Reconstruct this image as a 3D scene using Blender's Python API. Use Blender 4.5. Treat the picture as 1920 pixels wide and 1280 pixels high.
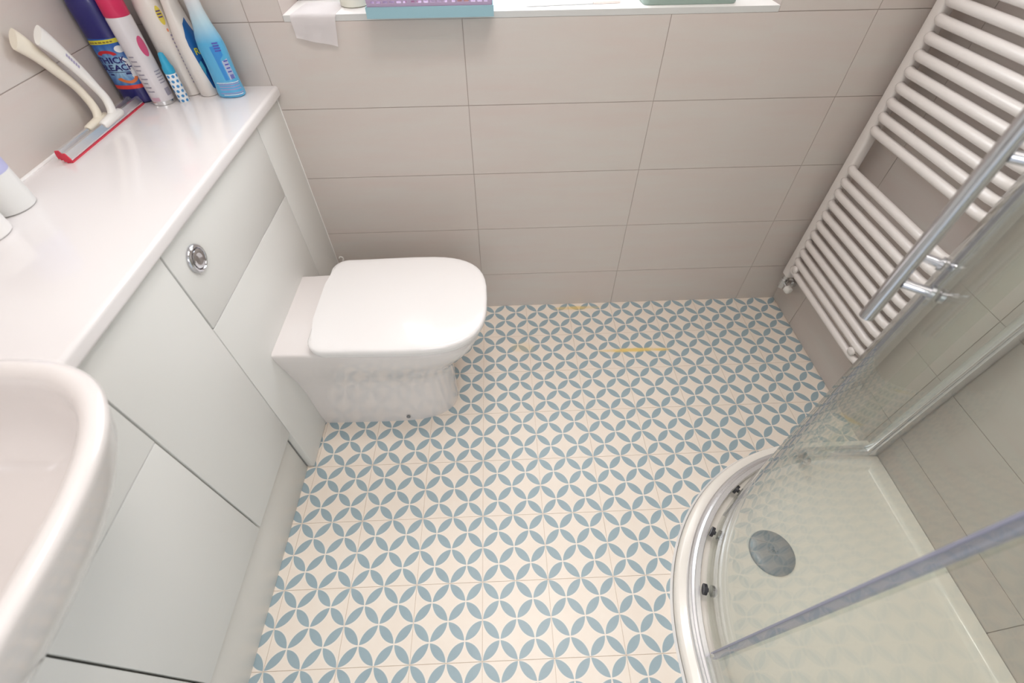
import bpy, bmesh, math, random
from mathutils import Vector, Matrix
random.seed(4)
for o in list(bpy.data.objects):
    bpy.data.objects.remove(o)
SC = bpy.context.scene
COL = SC.collection
PI = math.pi

# ------------------------------------------------------------------ camera, world, light, exposure
cam_d = bpy.data.cameras.new('camera')
cam = bpy.data.objects.new('camera', cam_d)
COL.objects.link(cam)
Rr = ((0.9992807661730879, -0.03695285129327802, -0.008511000988327508),
      (-0.033424906103045916, -0.752345305302835, -0.6579204490216028),
      (0.017908824878506008, 0.6577317297881271, -0.7530393386944603))
cam.matrix_world = Matrix(((Rr[0][0], -Rr[1][0], -Rr[2][0], 0.07335433),
                           (Rr[0][1], -Rr[1][1], -Rr[2][1], -1.29012455),
                           (Rr[0][2], -Rr[1][2], -Rr[2][2], 1.26132896),
                           (0, 0, 0, 1)))
cam_d.sensor_width = 36.0
cam_d.lens = 855.8822 / 1920 * 36.0
cam_d.clip_start = 0.02
cam_d.dof.use_dof = True
cam_d.dof.focus_distance = 1.25
cam_d.dof.aperture_fstop = 3.2
SC.camera = cam

world = bpy.data.worlds.new('daylight')
SC.world = world
world.use_nodes = True
wb = world.node_tree.nodes['Background']
wb.inputs[0].default_value = (0.86, 0.93, 1.0, 1)
wb.inputs[1].default_value = 0.8

SC.view_settings.view_transform = 'Standard'
SC.view_settings.look = 'None'
SC.view_settings.gamma = 1.0
SC.view_settings.use_curve_mapping = False
SC.view_settings.exposure = 0.16
SC.cycles.max_bounces = 10
SC.cycles.diffuse_bounces = 6
SC.cycles.glossy_bounces = 6
SC.cycles.transparent_max_bounces = 24
SC.cycles.caustics_reflective = False
SC.cycles.caustics_refractive = False
SC.cycles.sample_clamp_indirect = 4.0


def area(name, loc, rot, size, size_y, power, color, shape='RECTANGLE'):
    d = bpy.data.lights.new(name, 'AREA')
    d.shape = shape
    d.size = size
    d.size_y = size_y
    d.energy = power
    d.color = color
    o = bpy.data.objects.new(name, d)
    COL.objects.link(o)
    o.location = loc
    o.rotation_euler = rot
    return o


area('daylight_through_window', (0.17, 0.125, 1.50), (math.radians(-80), 0, 0), 1.05, 0.85, 3.5, (0.92, 0.96, 1.0))
area('doorway_fill', (0.05, -2.50, 1.60), (math.radians(84), 0, 0), 0.80, 0.80, 8.0, (1.0, 0.97, 0.96))  # unseen fill lamp added beyond the doorway to brighten the back wall
LAMPS = [(0.05, -0.68, 2.5), (0.46, -0.68, 2.5), (0.08, -1.15, 0.6), (0.46, -1.15, 1.9)]   # x, y, watts

# ------------------------------------------------------------------ helpers


def srgb(r, g, b):
    f = lambda c: (c / 255 / 12.92) if c / 255 <= 0.04045 else ((c / 255 + 0.055) / 1.055) ** 2.4
    return (f(r), f(g), f(b), 1)


def mat(name, color=(0.8, 0.8, 0.8, 1), rough=0.5, metal=0.0, coat=0.0, spec=0.5, emit=None, es=0.0, bump=0.0, bscale=40, sss=0.0):
    m = bpy.data.materials.new(name)
    m.use_nodes = True
    nt = m.node_tree
    b = nt.nodes['Principled BSDF']
    b.inputs['Base Color'].default_value = color
    b.inputs['Roughness'].default_value = rough
    b.inputs['Metallic'].default_value = metal
    b.inputs['Coat Weight'].default_value = coat
    b.inputs['Coat Roughness'].default_value = 0.05
    b.inputs['Specular IOR Level'].default_value = spec
    if sss:
        b.inputs['Subsurface Weight'].default_value = sss
        b.inputs['Subsurface Scale'].default_value = 0.01
    if emit:
        b.inputs['Emission Color'].default_value = emit
        b.inputs['Emission Strength'].default_value = es
    if bump:
        tc = nt.nodes.new('ShaderNodeTexCoord')
        n = nt.nodes.new('ShaderNodeTexNoise')
        n.inputs['Scale'].default_value = bscale
        bp = nt.nodes.new('ShaderNodeBump')
        bp.inputs['Strength'].default_value = bump
        bp.inputs['Distance'].default_value = 0.002
        nt.links.new(tc.outputs['Object'], n.inputs['Vector'])
        nt.links.new(n.outputs['Fac'], bp.inputs['Height'])
        nt.links.new(bp.outputs['Normal'], b.inputs['Normal'])
    return m


class NT:
    """tiny node-building helper"""
    def __init__(s, m):
        s.t = m.node_tree

    def n(s, typ, **k):
        nd = s.t.nodes.new(typ)
        for a, v in k.items():
            setattr(nd, a, v)
        return nd

    def put(s, sock, v):
        if isinstance(v, bpy.types.NodeSocket):
            s.t.links.new(v, sock)
        else:
            sock.default_value = v

    def m(s, op, a, b=0.0, c=None, clamp=False):
        nd = s.n('ShaderNodeMath', operation=op, use_clamp=clamp)
        s.put(nd.inputs[0], a)
        s.put(nd.inputs[1], b)
        if c is not None:
            s.put(nd.inputs[2], c)
        return nd.outputs[0]

    def mix(s, f, a, b):
        nd = s.n('ShaderNodeMix', data_type='RGBA')
        s.put(nd.inputs[0], f)
        s.put(nd.inputs[6], a)
        s.put(nd.inputs[7], b)
        return nd.outputs[2]


def link(name, me, parent=None, m=None, smooth=False, label=None, loc=None):
    o = bpy.data.objects.new(name, me)
    COL.objects.link(o)
    if parent:
        o.parent = parent
    if m:
        if isinstance(m, (list, tuple)):
            for x in m:
                me.materials.append(x)
        else:
            me.materials.append(m)
    if smooth:
        for p in me.polygons:
            p.use_smooth = True
    if label:
        o['label'] = label
    if loc:
        o.location = loc
    return o


def from_bm(name, bm, parent=None, m=None, smooth=False, label=None, sharp=None, loc=None):
    bmesh.ops.recalc_face_normals(bm, faces=bm.faces)
    me = bpy.data.meshes.new(name)
    bm.to_mesh(me)
    bm.free()
    o = link(name, me, parent, m, smooth or sharp is not None, label, loc)
    if sharp is not None:
        try:
            me.set_sharp_from_angle(angle=math.radians(sharp))
        except Exception:
            pass
    return o


def thing(name, label, cat, loc=(0, 0, 0), group=None):
    o = bpy.data.objects.new(name, None)
    COL.objects.link(o)
    o.location = loc
    o.empty_display_size = 0.05
    o['label'] = label
    o['category'] = cat
    if group:
        o['group'] = group
    return o


def tag(o, label, cat, group=None):
    o['label'] = label
    o['category'] = cat
    if group:
        o['group'] = group
    return o


def struct(o):
    o['kind'] = 'structure'
    return o


def add_box(bm, x0, x1, y0, y1, z0, z1, bev=0.0, seg=2, only=None):
    r = bmesh.ops.create_cube(bm, size=1.0)
    vs = r['verts']
    bmesh.ops.scale(bm, vec=(x1 - x0, y1 - y0, z1 - z0), verts=vs)
    bmesh.ops.translate(bm, vec=((x0 + x1) / 2, (y0 + y1) / 2, (z0 + z1) / 2), verts=vs)
    if bev > 0:
        es = set()
        for v in vs:
            es.update(v.link_edges)
        es = [e for e in es if only is None or only(e)]
        bmesh.ops.bevel(bm, geom=es, offset=bev, segments=seg, affect='EDGES', profile=0.5)


def box(name, x0, x1, y0, y1, z0, z1, m, parent=None, bev=0.0, seg=2, label=None, rel=None):
    bm = bmesh.new()
    rx, ry, rz = rel or (0, 0, 0)
    add_box(bm, x0 - rx, x1 - rx, y0 - ry, y1 - ry, z0 - rz, z1 - rz, bev, seg)
    return from_bm(name, bm, parent, m, label=label, sharp=35 if bev else None)


def add_tube(bm, pts, r, seg=12, caps=True, ry=None, up=None):
    """sweep a circle (or ellipse) along pts; r may be a list"""
    pts = [Vector(p) for p in pts]
    n = len(pts)
    rings = []
    nrm = None
    for i, p in enumerate(pts):
        t = (pts[min(i + 1, n - 1)] - pts[max(i - 1, 0)]).normalized()
        if nrm is None:
            a = Vector(up) if up else (Vector((0, 0, 1)) if abs(t.z) < 0.9 else Vector((1, 0, 0)))
            nrm = (a - t * a.dot(t)).normalized()
        else:
            nrm = (nrm - t * nrm.dot(t)).normalized()
        b = t.cross(nrm)
        rr = r[i] if isinstance(r, (list, tuple)) else r
        rb = (ry[i] if isinstance(ry, (list, tuple)) else ry) if ry is not None else rr
        rings.append([bm.verts.new(p + nrm * (rr * math.cos(2 * PI * k / seg)) + b * (rb * math.sin(2 * PI * k / seg))) for k in range(seg)])
    for i in range(n - 1):
        for k in range(seg):
            bm.faces.new((rings[i][k], rings[i][(k + 1) % seg], rings[i + 1][(k + 1) % seg], rings[i + 1][k]))
    if caps:
        bm.faces.new(rings[0][::-1])
        bm.faces.new(rings[-1])


def tube(name, pts, r, m, parent=None, seg=12, label=None, ry=None, up=None, loc=None):
    bm = bmesh.new()
    add_tube(bm, pts, r, seg, ry=ry, up=up)
    return from_bm(name, bm, parent, m, label=label, sharp=40, loc=loc)


def add_loft(bm, rings, cap0=True, cap1=True, closed=True):
    vr = [[bm.verts.new(p) for p in ring] for ring in rings]
    n = len(vr[0])
    for i in range(len(vr) - 1):
        for k in range(n if closed else n - 1):
            bm.faces.new((vr[i][k], vr[i][(k + 1) % n], vr[i + 1][(k + 1) % n], vr[i + 1][k]))
    if cap0:
        bm.faces.new(vr[0][::-1])
    if cap1:
        bm.faces.new(vr[-1])
    return vr


def lerp(a, b, t):
    return a + (b - a) * t


def smooth(t):
    return t * t * (3 - 2 * t)


def interp(tab, z):
    """piecewise smooth interpolation of rows (z, a, b, ...)"""
    if z <= tab[0][0]:
        return tab[0][1:]
    for r0, r1 in zip(tab, tab[1:]):
        if z <= r1[0]:
            t = (z - r0[0]) / (r1[0] - r0[0])
            return tuple(lerp(a, b, t) for a, b in zip(r0[1:], r1[1:]))
    return tab[-1][1:]


def sup(a, hx, hy, n):
    c, s = math.cos(a), math.sin(a)
    return (hx * math.copysign(abs(c) ** (2 / n), c), hy * math.copysign(abs(s) ** (2 / n), s))


# ------------------------------------------------------------------ materials
def tile_material(name, c1, c2):
    m = mat(name, rough=0.32)
    N = NT(m)
    b = m.node_tree.nodes['Principled BSDF']
    geo = N.n('ShaderNodeNewGeometry')
    oi = N.n('ShaderNodeObjectInfo')
    mp = N.n('ShaderNodeMapping')
    mp.inputs['Scale'].default_value = (2.2, 2.2, 16)
    N.put(mp.inputs['Vector'], geo.outputs['Position'])
    no = N.n('ShaderNodeTexNoise', noise_dimensions='4D')
    no.inputs['Scale'].default_value = 1.6
    no.inputs['Detail'].default_value = 5
    no.inputs['Roughness'].default_value = 0.62
    N.put(no.inputs['Vector'], mp.outputs[0])
    N.put(no.inputs['W'], N.m('MULTIPLY', oi.outputs['Random'], 9.0))
    f = N.m('MULTIPLY_ADD', no.outputs['Fac'], 1.7, -0.35, clamp=True)
    N.put(b.inputs['Base Color'], N.mix(f, c1, c2))
    bp = N.n('ShaderNodeBump')
    bp.inputs['Strength'].default_value = 0.04
    bp.inputs['Distance'].default_value = 0.001
    N.put(bp.inputs['Height'], no.outputs['Fac'])
    N.put(b.inputs['Normal'], bp.outputs[0])
    return m


M = {}
M['tile'] = tile_material('wall_tile_stone', srgb(206, 192, 186), srgb(205, 201, 195))
M['grout'] = mat('grout', srgb(178, 166, 160), 0.85, bump=0.3, bscale=300)
M['ceramic'] = mat('white_ceramic', srgb(228, 222, 220), 0.12, coat=0.6)
M['seat'] = mat('seat_plastic', srgb(234, 231, 230), 0.16, coat=0.3)
M['furniture'] = mat('matt_white_lacquer', srgb(226, 226, 223), 0.38)
M['carcass'] = mat('carcass_board', srgb(178, 178, 176), 0.6)
M['worktop'] = mat('gloss_worktop', srgb(234, 230, 230), 0.16, coat=0.35)
M['plinth'] = mat('plinth_board', srgb(222, 220, 215), 0.4)
M['chrome'] = mat('chrome', (0.62, 0.62, 0.65, 1), 0.06, metal=1.0)
M['chrome_dull'] = mat('brushed_chrome', (0.72, 0.72, 0.72, 1), 0.22, metal=1.0)
M['alu'] = mat('satin_aluminium', (0.84, 0.84, 0.86, 1), 0.26, metal=0.85)
M['rad'] = mat('radiator_enamel', srgb(228, 222, 219), 0.28, coat=0.2)
M['white_plastic'] = mat('white_plastic', srgb(236, 234, 230), 0.35)
M['cream_plastic'] = mat('cream_plastic', srgb(232, 224, 208), 0.4)
M['tray'] = mat('shower_tray_acrylic', srgb(246, 241, 233), 0.2, coat=0.3)
M['sealant'] = mat('white_sealant', srgb(240, 238, 236), 0.35)
M['paint'] = mat('white_emulsion', srgb(238, 236, 232), 0.8, bump=0.1, bscale=120)
M['grey_plastic'] = mat('grey_plastic', srgb(120, 122, 126), 0.35)
M['drain'] = mat('satin_drain_metal', srgb(140, 146, 154), 0.34, metal=0.3)
M['black'] = mat('dark_rubber', srgb(45, 45, 50), 0.5)
M['red'] = mat('red_rubber', srgb(214, 52, 74), 0.45)
M['seal'] = mat('lavender_seal', srgb(196, 196, 216), 0.25)
M['frame'] = mat('white_upvc', srgb(244, 244, 244), 0.3)
M['trim'] = mat('tile_trim', srgb(206, 206, 204), 0.3)
M['paper'] = mat('soft_paper', srgb(246, 242, 242), 0.9)


def seal_material():
    m = bpy.data.materials.new('clear_lavender_seal')
    m.use_nodes = True
    nt = m.node_tree
    nt.nodes.clear()
    N = NT(m)
    out = N.n('ShaderNodeOutputMaterial')
    tr = N.n('ShaderNodeBsdfTransparent')
    tr.inputs[0].default_value = (0.93, 0.93, 1.0, 1)
    pr = N.n('ShaderNodeBsdfPrincipled')
    pr.inputs['Base Color'].default_value = srgb(192, 193, 208)
    pr.inputs['Roughness'].default_value = 0.2
    mx = N.n('ShaderNodeMixShader')
    mx.inputs[0].default_value = 0.5
    N.put(mx.inputs[1], tr.outputs[0])
    N.put(mx.inputs[2], pr.outputs[0])
    N.put(out.inputs[0], mx.outputs[0])
    return m


def glass_material(name, tint, refl=1.0):
    m = bpy.data.materials.new(name)
    m.use_nodes = True
    nt = m.node_tree
    nt.nodes.clear()
    N = NT(m)
    out = N.n('ShaderNodeOutputMaterial')
    tr = N.n('ShaderNodeBsdfTransparent')
    tr.inputs[0].default_value = tint
    gl = N.n('ShaderNodeBsdfGlossy')
    gl.inputs['Roughness'].default_value = 0.015
    geo = N.n('ShaderNodeNewGeometry')
    ior = N.m('MULTIPLY_ADD', geo.outputs['Backfacing'], 1 / 1.48 - 1.48, 1.48)
    fr = N.n('ShaderNodeFresnel')
    N.put(fr.inputs['IOR'], ior)
    mx = N.n('ShaderNodeMixShader')
    N.put(mx.inputs[0], N.m('MULTIPLY', fr.outputs[0], refl, clamp=True))
    N.put(mx.inputs[1], tr.outputs[0])
    N.put(mx.inputs[2], gl.outputs[0])
    N.put(out.inputs[0], mx.outputs[0])
    return m


M['glass'] = glass_material('shower_glass', (0.958, 0.975, 0.955, 1))
M['clear_seal'] = seal_material()

U = 0.5 / 12.1318            # one pattern unit; a printed floor tile is 4 units


def vinyl_material():
    m = mat('printed_vinyl', rough=0.36)
    N = NT(m)
    b = m.node_tree.nodes['Principled BSDF']
    geo = N.n('ShaderNodeNewGeometry')
    sp = N.n('ShaderNodeSeparateXYZ')
    N.put(sp.inputs[0], geo.outputs['Position'])
    u = N.m('DIVIDE', sp.outputs['X'], U)
    v = N.m('DIVIDE', N.m('SUBTRACT', sp.outputs['Y'], VY), -U)
    fu = N.m('FLOOR', u)
    fv = N.m('FLOOR', v)
    a = N.m('SUBTRACT', N.m('SUBTRACT', u, fu), 0.5)
    c = N.m('SUBTRACT', N.m('SUBTRACT', v, fv), 0.5)
    par = N.m('FLOORED_MODULO', N.m('ADD', fu, fv), 2.0)
    par = N.m('GREATER_THAN', par, 0.5)
    c2 = N.m('MULTIPLY', c, N.m('MULTIPLY_ADD', par, -2.0, 1.0))
    p = N.m('MULTIPLY', N.m('ADD', a, c2), 0.70711)
    q = N.m('MULTIPLY', N.m('ABSOLUTE', N.m('SUBTRACT', a, c2)), 0.70711)
    d = N.m('SQRT', N.m('ADD', N.m('MULTIPLY', p, p), N.m('POWER', N.m('ADD', q, 0.7665), 2.0)))
    e = N.m('SUBTRACT', 1.0115, d)
    inside = N.m('MULTIPLY_ADD', e, 40.0, 0.5, clamp=True)
    halo = N.m('MULTIPLY_ADD', N.m('ABSOLUTE', N.m('ADD', e, 0.03)), -26.0, 1.0, clamp=True)
    no = N.n('ShaderNodeTexNoise')
    no.inputs['Scale'].default_value = 26
    no.inputs['Detail'].default_value = 4
    N.put(no.inputs['Vector'], geo.outputs['Position'])
    nf = no.outputs['Fac']
    blue = N.mix(nf, srgb(146, 166, 175), srgb(160, 178, 185))
    cream = N.mix(nf, srgb(234, 221, 207), srgb(239, 230, 219))
    cream = N.mix(N.m('MULTIPLY', halo, 0.25), cream, srgb(240, 240, 236))
    colr = N.mix(inside, cream, blue)
    # yellow stains of their own shape
    acc = None
    for (sx, sy, rx, ry, k) in STAINS:
        dx = N.m('DIVIDE', N.m('SUBTRACT', sp.outputs['X'], sx), rx)
        dy = N.m('DIVIDE', N.m('SUBTRACT', sp.outputs['Y'], sy), ry)
        r2 = N.m('ADD', N.m('MULTIPLY', dx, dx), N.m('MULTIPLY', dy, dy))
        r2 = N.m('ADD', r2, N.m('MULTIPLY_ADD', nf, 1.6, -0.8))
        s = N.m('MULTIPLY', N.m('SUBTRACT', 1.0, r2, clamp=True), k)
        acc = s if acc is None else N.m('MAXIMUM', acc, s)
    colr = N.mix(acc, colr, srgb(236, 204, 110))
    N.put(b.inputs['Base Color'], colr)
    b.inputs['Specular IOR Level'].default_value = 0.4
    return m


YW = 11.9623 * U             # distance from pattern origin to the back wall
VY = -YW
STAINS = [(0.53, -0.248, 0.12, 0.011, 0.85), (0.635, -0.25, 0.05, 0.009, 0.8), (0.36, -0.025, 0.10, 0.012, 0.7), (0.14, -0.22, 0.05, 0.03, 0.25)]
M['vinyl'] = vinyl_material()
M['vinyl_joint'] = mat('vinyl_joint', srgb(206, 188, 168), 0.6)

# ------------------------------------------------------------------ room shell
XL, XR, YF, ZC = -0.835, 1.15, -1.66, 2.30
WX0, WX1, WZ0, WZ1 = -0.417, 0.757, 0.965, 1.95
H, Z0, WT = 0.19782, 0.16110, 0.5

fl = struct(box('floor', XL - 0.1, XR + 0.1, YF - 0.1, 0.2, -0.06, -0.0016, M['vinyl_joint']))
g = 0.00045
T4 = 4 * U
i0, i1 = math.floor(XL / T4), math.ceil(XR / T4)
j0, j1 = math.floor((YF - VY) / T4), math.ceil((0 - VY) / T4)
for i in range(i0, i1):
    for j in range(j0, j1):
        xa, xb = max(XL, i * T4 + g), min(XR, (i + 1) * T4 - g)
        ya, yb = max(YF, VY + j * T4 + g), min(0.0, VY + (j + 1) * T4 - g)
        if xb - xa < 0.004 or yb - ya < 0.004:
            continue
        if xb < -0.56:      # nothing of these is ever seen, they lie under the cabinets
            continue
        box('floor_tile', xa, xb, ya, yb, -0.0016, 0.0, M['vinyl'], fl)


def wall_back():
    bm = bmesh.new()
    d0, d1 = 0.0015, 0.18
    add_box(bm, XL - 0.1, WX0, d0, d1, -0.06, ZC)
    add_box(bm, WX1, XR + 0.1, d0, d1, -0.06, ZC)
    add_box(bm, WX0, WX1, d0, d1, -0.06, WZ0 - 0.012)
    add_box(bm, WX0, WX1, d0, d1, WZ1, ZC)
    w = struct(from_bm('wall_back', bm, None, M['grout']))
    gg = 0.0009
    k = 0
    z = Z0 - H
    while z < ZC:
        za, zb = max(0.0005, z + gg), min(ZC, z + H - gg)
        x = -1.0
        while x < XR:
            xa, xb = max(XL, x + gg), min(XR, x + WT - gg)
            segs = [(xa, xb, za, zb)]
            if zb > WZ0 - 0.014 and za < WZ1:
                segs = []
                if xa < WX0:
                    segs.append((xa, min(xb, WX0 - 0.001), za, zb))
                if xb > WX1:
                    segs.append((max(xa, WX1 + 0.001), xb, za, zb))
                if zb > WZ1 and xa < WX1 and xb > WX0:
                    segs.append((max(xa, WX0), min(xb, WX1), WZ1 + 0.001, zb))
                if za < WZ0 - 0.05 and xa < WX1 and xb > WX0:
                    segs.append((max(xa, WX0 - 0.001), min(xb, WX1 + 0.001), za, min(zb, WZ0 - 0.014)))
            for s in segs:
                if s[1] - s[0] > 0.003 and s[3] - s[2] > 0.003:
                    box('wall_tile', s[0], s[1], 0.0, 0.0016, s[2], s[3], M['tile'], w)
            x += WT
        z += H
    return w


wb_ = wall_back()


def wall_side(name, X, sgn, y_off, z_off):
    """sgn=+1: tiles face -x (right wall); -1: tiles face +x (left wall)"""
    w = struct(box(name, X + 0.0015 if sgn > 0 else X - 0.12, X + 0.12 if sgn > 0 else X - 0.0015, YF - 0.1, 0.0015, -0.06, ZC, M['grout']))
    gg = 0.0009
    z = z_off
    while z < ZC:
        za, zb = max(0.0005, z + gg), min(ZC, z + H - gg)
        y = y_off
        while y > YF:
            ya, yb = max(YF, y - WT + gg), min(-0.0002, y - gg)
            if yb - ya > 0.003 and zb - za > 0.003 and not (sgn < 0 and zb < 0.78):
                box('wall_tile', X if sgn > 0 else X - 0.0016, X + 0.0016 if sgn > 0 else X, ya, yb, za, zb, M['tile'], w)
            y -= WT
        z += H
    return w


wall_side('wall_right', XR, 1, 0.354, 0.14 - H)
wall_side('wall_left', XL, -1, 0.48, 0.936 - 5 * H)
bm = bmesh.new()
add_box(bm, XL - 0.12, -0.33, YF - 0.12, YF, -0.06, ZC)
add_box(bm, 0.43, XR + 0.12, YF - 0.12, YF, -0.06, ZC)
add_box(bm, -0.33, 0.43, YF - 0.12, YF, 2.02, ZC)
struct(from_bm('wall_front', bm, None, M['paint']))
struct(box('ceiling', XL - 0.12, XR + 0.12, YF - 0.12, 0.2, ZC, ZC + 0.08, M['paint']))

# door behind the camera
dr = bpy.data.objects.new('door_1', None)
COL.objects.link(dr)
struct(dr)
dr.location = (0.05, YF, 0)
# unseen door set open to admit the added fill lamp, hinged on the left
box('door_leaf', -0.372, -0.337, -0.86, -0.125, 0.01, 1.98, M['paint'], dr, 0.002)
bm = bmesh.new()
add_box(bm, -0.3795, -0.352, -0.121, 0.004, 0.0, 2.0195, 0.002)
add_box(bm, 0.352, 0.3795, -0.121, 0.004, 0.0, 2.0195, 0.002)
add_box(bm, -0.351, 0.351, -0.121, 0.004, 1.992, 2.0195, 0.002)
from_bm('door_frame', bm, dr, M['frame'])
tube('door_handle', [(-0.3365, -0.80, 1.0), (-0.29, -0.80, 1.0), (-0.285, -0.69, 1.0)], 0.009, M['chrome_dull'], dr)
struct(box('trim_2', -0.33, 0.43, YF - 0.12, YF, -0.06, -0.001, M['alu']))

# window
wn = bpy.data.objects.new('window_1', None)
COL.objects.link(wn)
struct(wn)
wn.location = (0.17, 0.13, WZ0)
wx, wh = (WX1 - WX0) / 2, WZ1 - WZ0
bm = bmesh.new()
for a in ((-wx, wx, 0.0, 0.05), (-wx, wx, wh - 0.05, wh), (-wx, -wx + 0.05, 0.05, wh - 0.05), (wx - 0.05, wx, 0.05, wh - 0.05), (-0.03, 0.03, 0.05, wh - 0.05)):
    add_box(bm, a[0], a[1], 0.0, 0.05, a[2], a[3], 0.003)
from_bm('window_frame', bm, wn, M['frame'])
m = mat('frosted_daylit_pane', srgb(240, 246, 250), 0.5, emit=(0.90, 0.96, 1.0, 1), es=3.4)
for s in (-1, 1):
    box('pane', min(s * 0.03, s * (wx - 0.05)), max(s * 0.03, s * (wx - 0.05)), 0.02, 0.03, 0.05, wh - 0.05, m, wn)
box('window_sill', -wx, wx, -0.1285, 0.05, -0.012, 0.0, M['sealant'], wn, 0.001)
bm = bmesh.new()
add_box(bm, WX0, WX1, 0.0, 0.0016, WZ0 - 0.0135, WZ0 - 0.0005, 0.0005)
struct(from_bm('trim_1', bm, None, M['trim']))

# ------------------------------------------------------------------ recessed ceiling lights
LAMP_LABEL = ['recessed ceiling spotlight above the toilet and window', 'recessed ceiling spotlight nearest the shower enclosure',
              'recessed ceiling spotlight above the basin side of the door', 'recessed ceiling spotlight between door and shower']
m_lamp = mat('lamp_lens', (1, 1, 1, 1), 0.4, emit=(1.0, 0.86, 0.70, 1), es=12)
for (lx, ly, pw), lab in zip(LAMPS, LAMP_LABEL):
    t = thing('ceiling_spotlight', lab, 'light', (lx, ly, ZC))
    bm = bmesh.new()
    prof = [(0.036, -0.001), (0.045, -0.001), (0.045, -0.004), (0.040, -0.006), (0.034, -0.003)]
    add_loft(bm, [[(r * math.cos(2 * PI * k / 24), r * math.sin(2 * PI * k / 24), z) for k in range(24)] for r, z in prof + prof[:1]], False, False)
    from_bm('bezel', bm, t, M['chrome_dull'], sharp=40)
    bm = bmesh.new()
    add_loft(bm, [[(r * math.cos(2 * PI * k / 24), r * math.sin(2 * PI * k / 24), z) for k in range(24)] for r, z in ((0.0335, -0.0005), (0.0335, -0.002), (0.02, -0.003))])
    from_bm('lens', bm, t, m_lamp)
    l = area('spotlight_beam', (0, 0, -0.010), (0, 0, 0), 0.30, 0.30, pw, (1.0, 0.925, 0.89), 'DISK')
    l.data.spread = math.radians(125)
    l.parent = t

# ------------------------------------------------------------------ furniture run
FX = -0.50


def panel(name, y0, y1, z0, z1, parent, x=FX, th=0.018, bev=0.0012, gap=0.0013, m=None):
    rel = parent.location
    return box(name, x - th, x, y0 + gap, y1 - gap, z0 + gap, z1 - gap, m or M['furniture'], parent, bev, 2, rel=rel)


cu = thing('toilet_cistern_cabinet', 'white cabinet boxing in the cistern behind the toilet, chrome flush button', 'cabinet', (-0.66, -0.33, 0))
panel('filler_panel', -0.165, -0.0015, 0.003, 0.785, cu)
panel('upper_panel', -0.655, -0.165, 0.6005, 0.785, cu)
panel('lower_panel', -0.6575, -0.165, 0.003, 0.6005, cu)
box('carcass', XL + 0.002, FX - 0.0195, -0.6545, -0.003, 0.002, 0.786, M['carcass'], cu, rel=cu.location)
box('sealant_bead', FX - 0.006, FX + 0.0015, -0.0030, -0.0004, 0.004, 0.786, M['sealant'], cu, 0.0005, rel=cu.location)
# flush button
fb = bpy.data.objects.new('flush_button', None)
bm = bmesh.new()
ring = [(0.0, 0.0275), (0.003, 0.0275), (0.0062, 0.0245), (0.0072, 0.0215), (0.0055, 0.0195), (0.003, 0.0190)]
add_loft(bm, [[(h, r * math.cos(2 * PI * k / 40), r * math.sin(2 * PI * k / 40)) for k in range(40)] for h, r in ring], True, True)
o = from_bm('flush_button', bm, cu, M['chrome'], sharp=50, label='round chrome flush button')
o.location = (FX + 0.0002 + 0.66, -0.5862 + 0.33, 0.7225)
bm = bmesh.new()
prof = [(0.002, 0.0182), (0.0062, 0.0182), (0.0074, 0.0165), (0.0066, 0.010), (0.0060, 0.001)]
add_loft(bm, [[(h, r * math.cos(2 * PI * k / 40), r * math.sin(2 * PI * k / 40)) for k in range(40)] for h, r in prof], True, True)
from_bm('button_cap', bm, o, M['chrome'], sharp=50)

c2 = thing('narrow_cabinet', 'narrow white cupboard with one tall door between the toilet and basin', 'cabinet', (-0.66, -0.78, 0))
panel('door', -0.900, -0.657, 0.195, 0.785, c2)
box('carcass', XL + 0.002, FX - 0.0195, -0.8985, -0.6585, 0.197, 0.786, M['carcass'], c2, rel=c2.location)

c3 = thing('vanity_cabinet', 'white vanity unit with doors and front panel under the basin', 'cabinet', (-0.66, -1.19, 0))
bm = bmesh.new()
o2 = [(-1.4767, 0.5993), (-0.9033, 0.5993), (-0.9033, 0.7837), (-0.966, 0.7837), (-0.985, 0.688), (-1.445, 0.688), (-1.466, 0.7837), (-1.4767, 0.7837)]
fr_ = [bm.verts.new((FX + 0.66, y + 1.19, z)) for y, z in o2]
bk_ = [bm.verts.new((FX - 0.018 + 0.66, y + 1.19, z)) for y, z in o2]
bm.faces.new(fr_)
bm.faces.new(bk_[::-1])
for k in range(8):
    bm.faces.new((fr_[k], bk_[k], bk_[(k + 1) % 8], fr_[(k + 1) % 8]))
from_bm('front_panel', bm, c3, M['furniture'])
panel('door', -1.1895, -0.902, 0.195, 0.598, c3)
panel('door', -1.478, -1.1905, 0.195, 0.598, c3)
box('carcass', XL + 0.002, FX - 0.0195, -1.478, -0.9015, 0.197, 0.655, M['carcass'], c3, rel=c3.location)

c4 = thing('end_cabinet', 'white end cupboard of the run, between the vanity unit and the door wall', 'cabinet', (-0.66, -1.57, 0))
panel('door', YF + 0.003, -1.481, 0.195, 0.785, c4)
box('carcass', XL + 0.002, FX - 0.0195, YF + 0.003, -1.4805, 0.197, 0.786, M['carcass'], c4, rel=c4.location)

pl = box('plinth', FX - 0.040, FX - 0.020, YF + 0.003, -0.6583, 0.0, 0.1965, M['plinth'], None, 0.0012)
tag(pl, 'pale recessed plinth board along the floor under the white cabinets', 'plinth')

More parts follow.
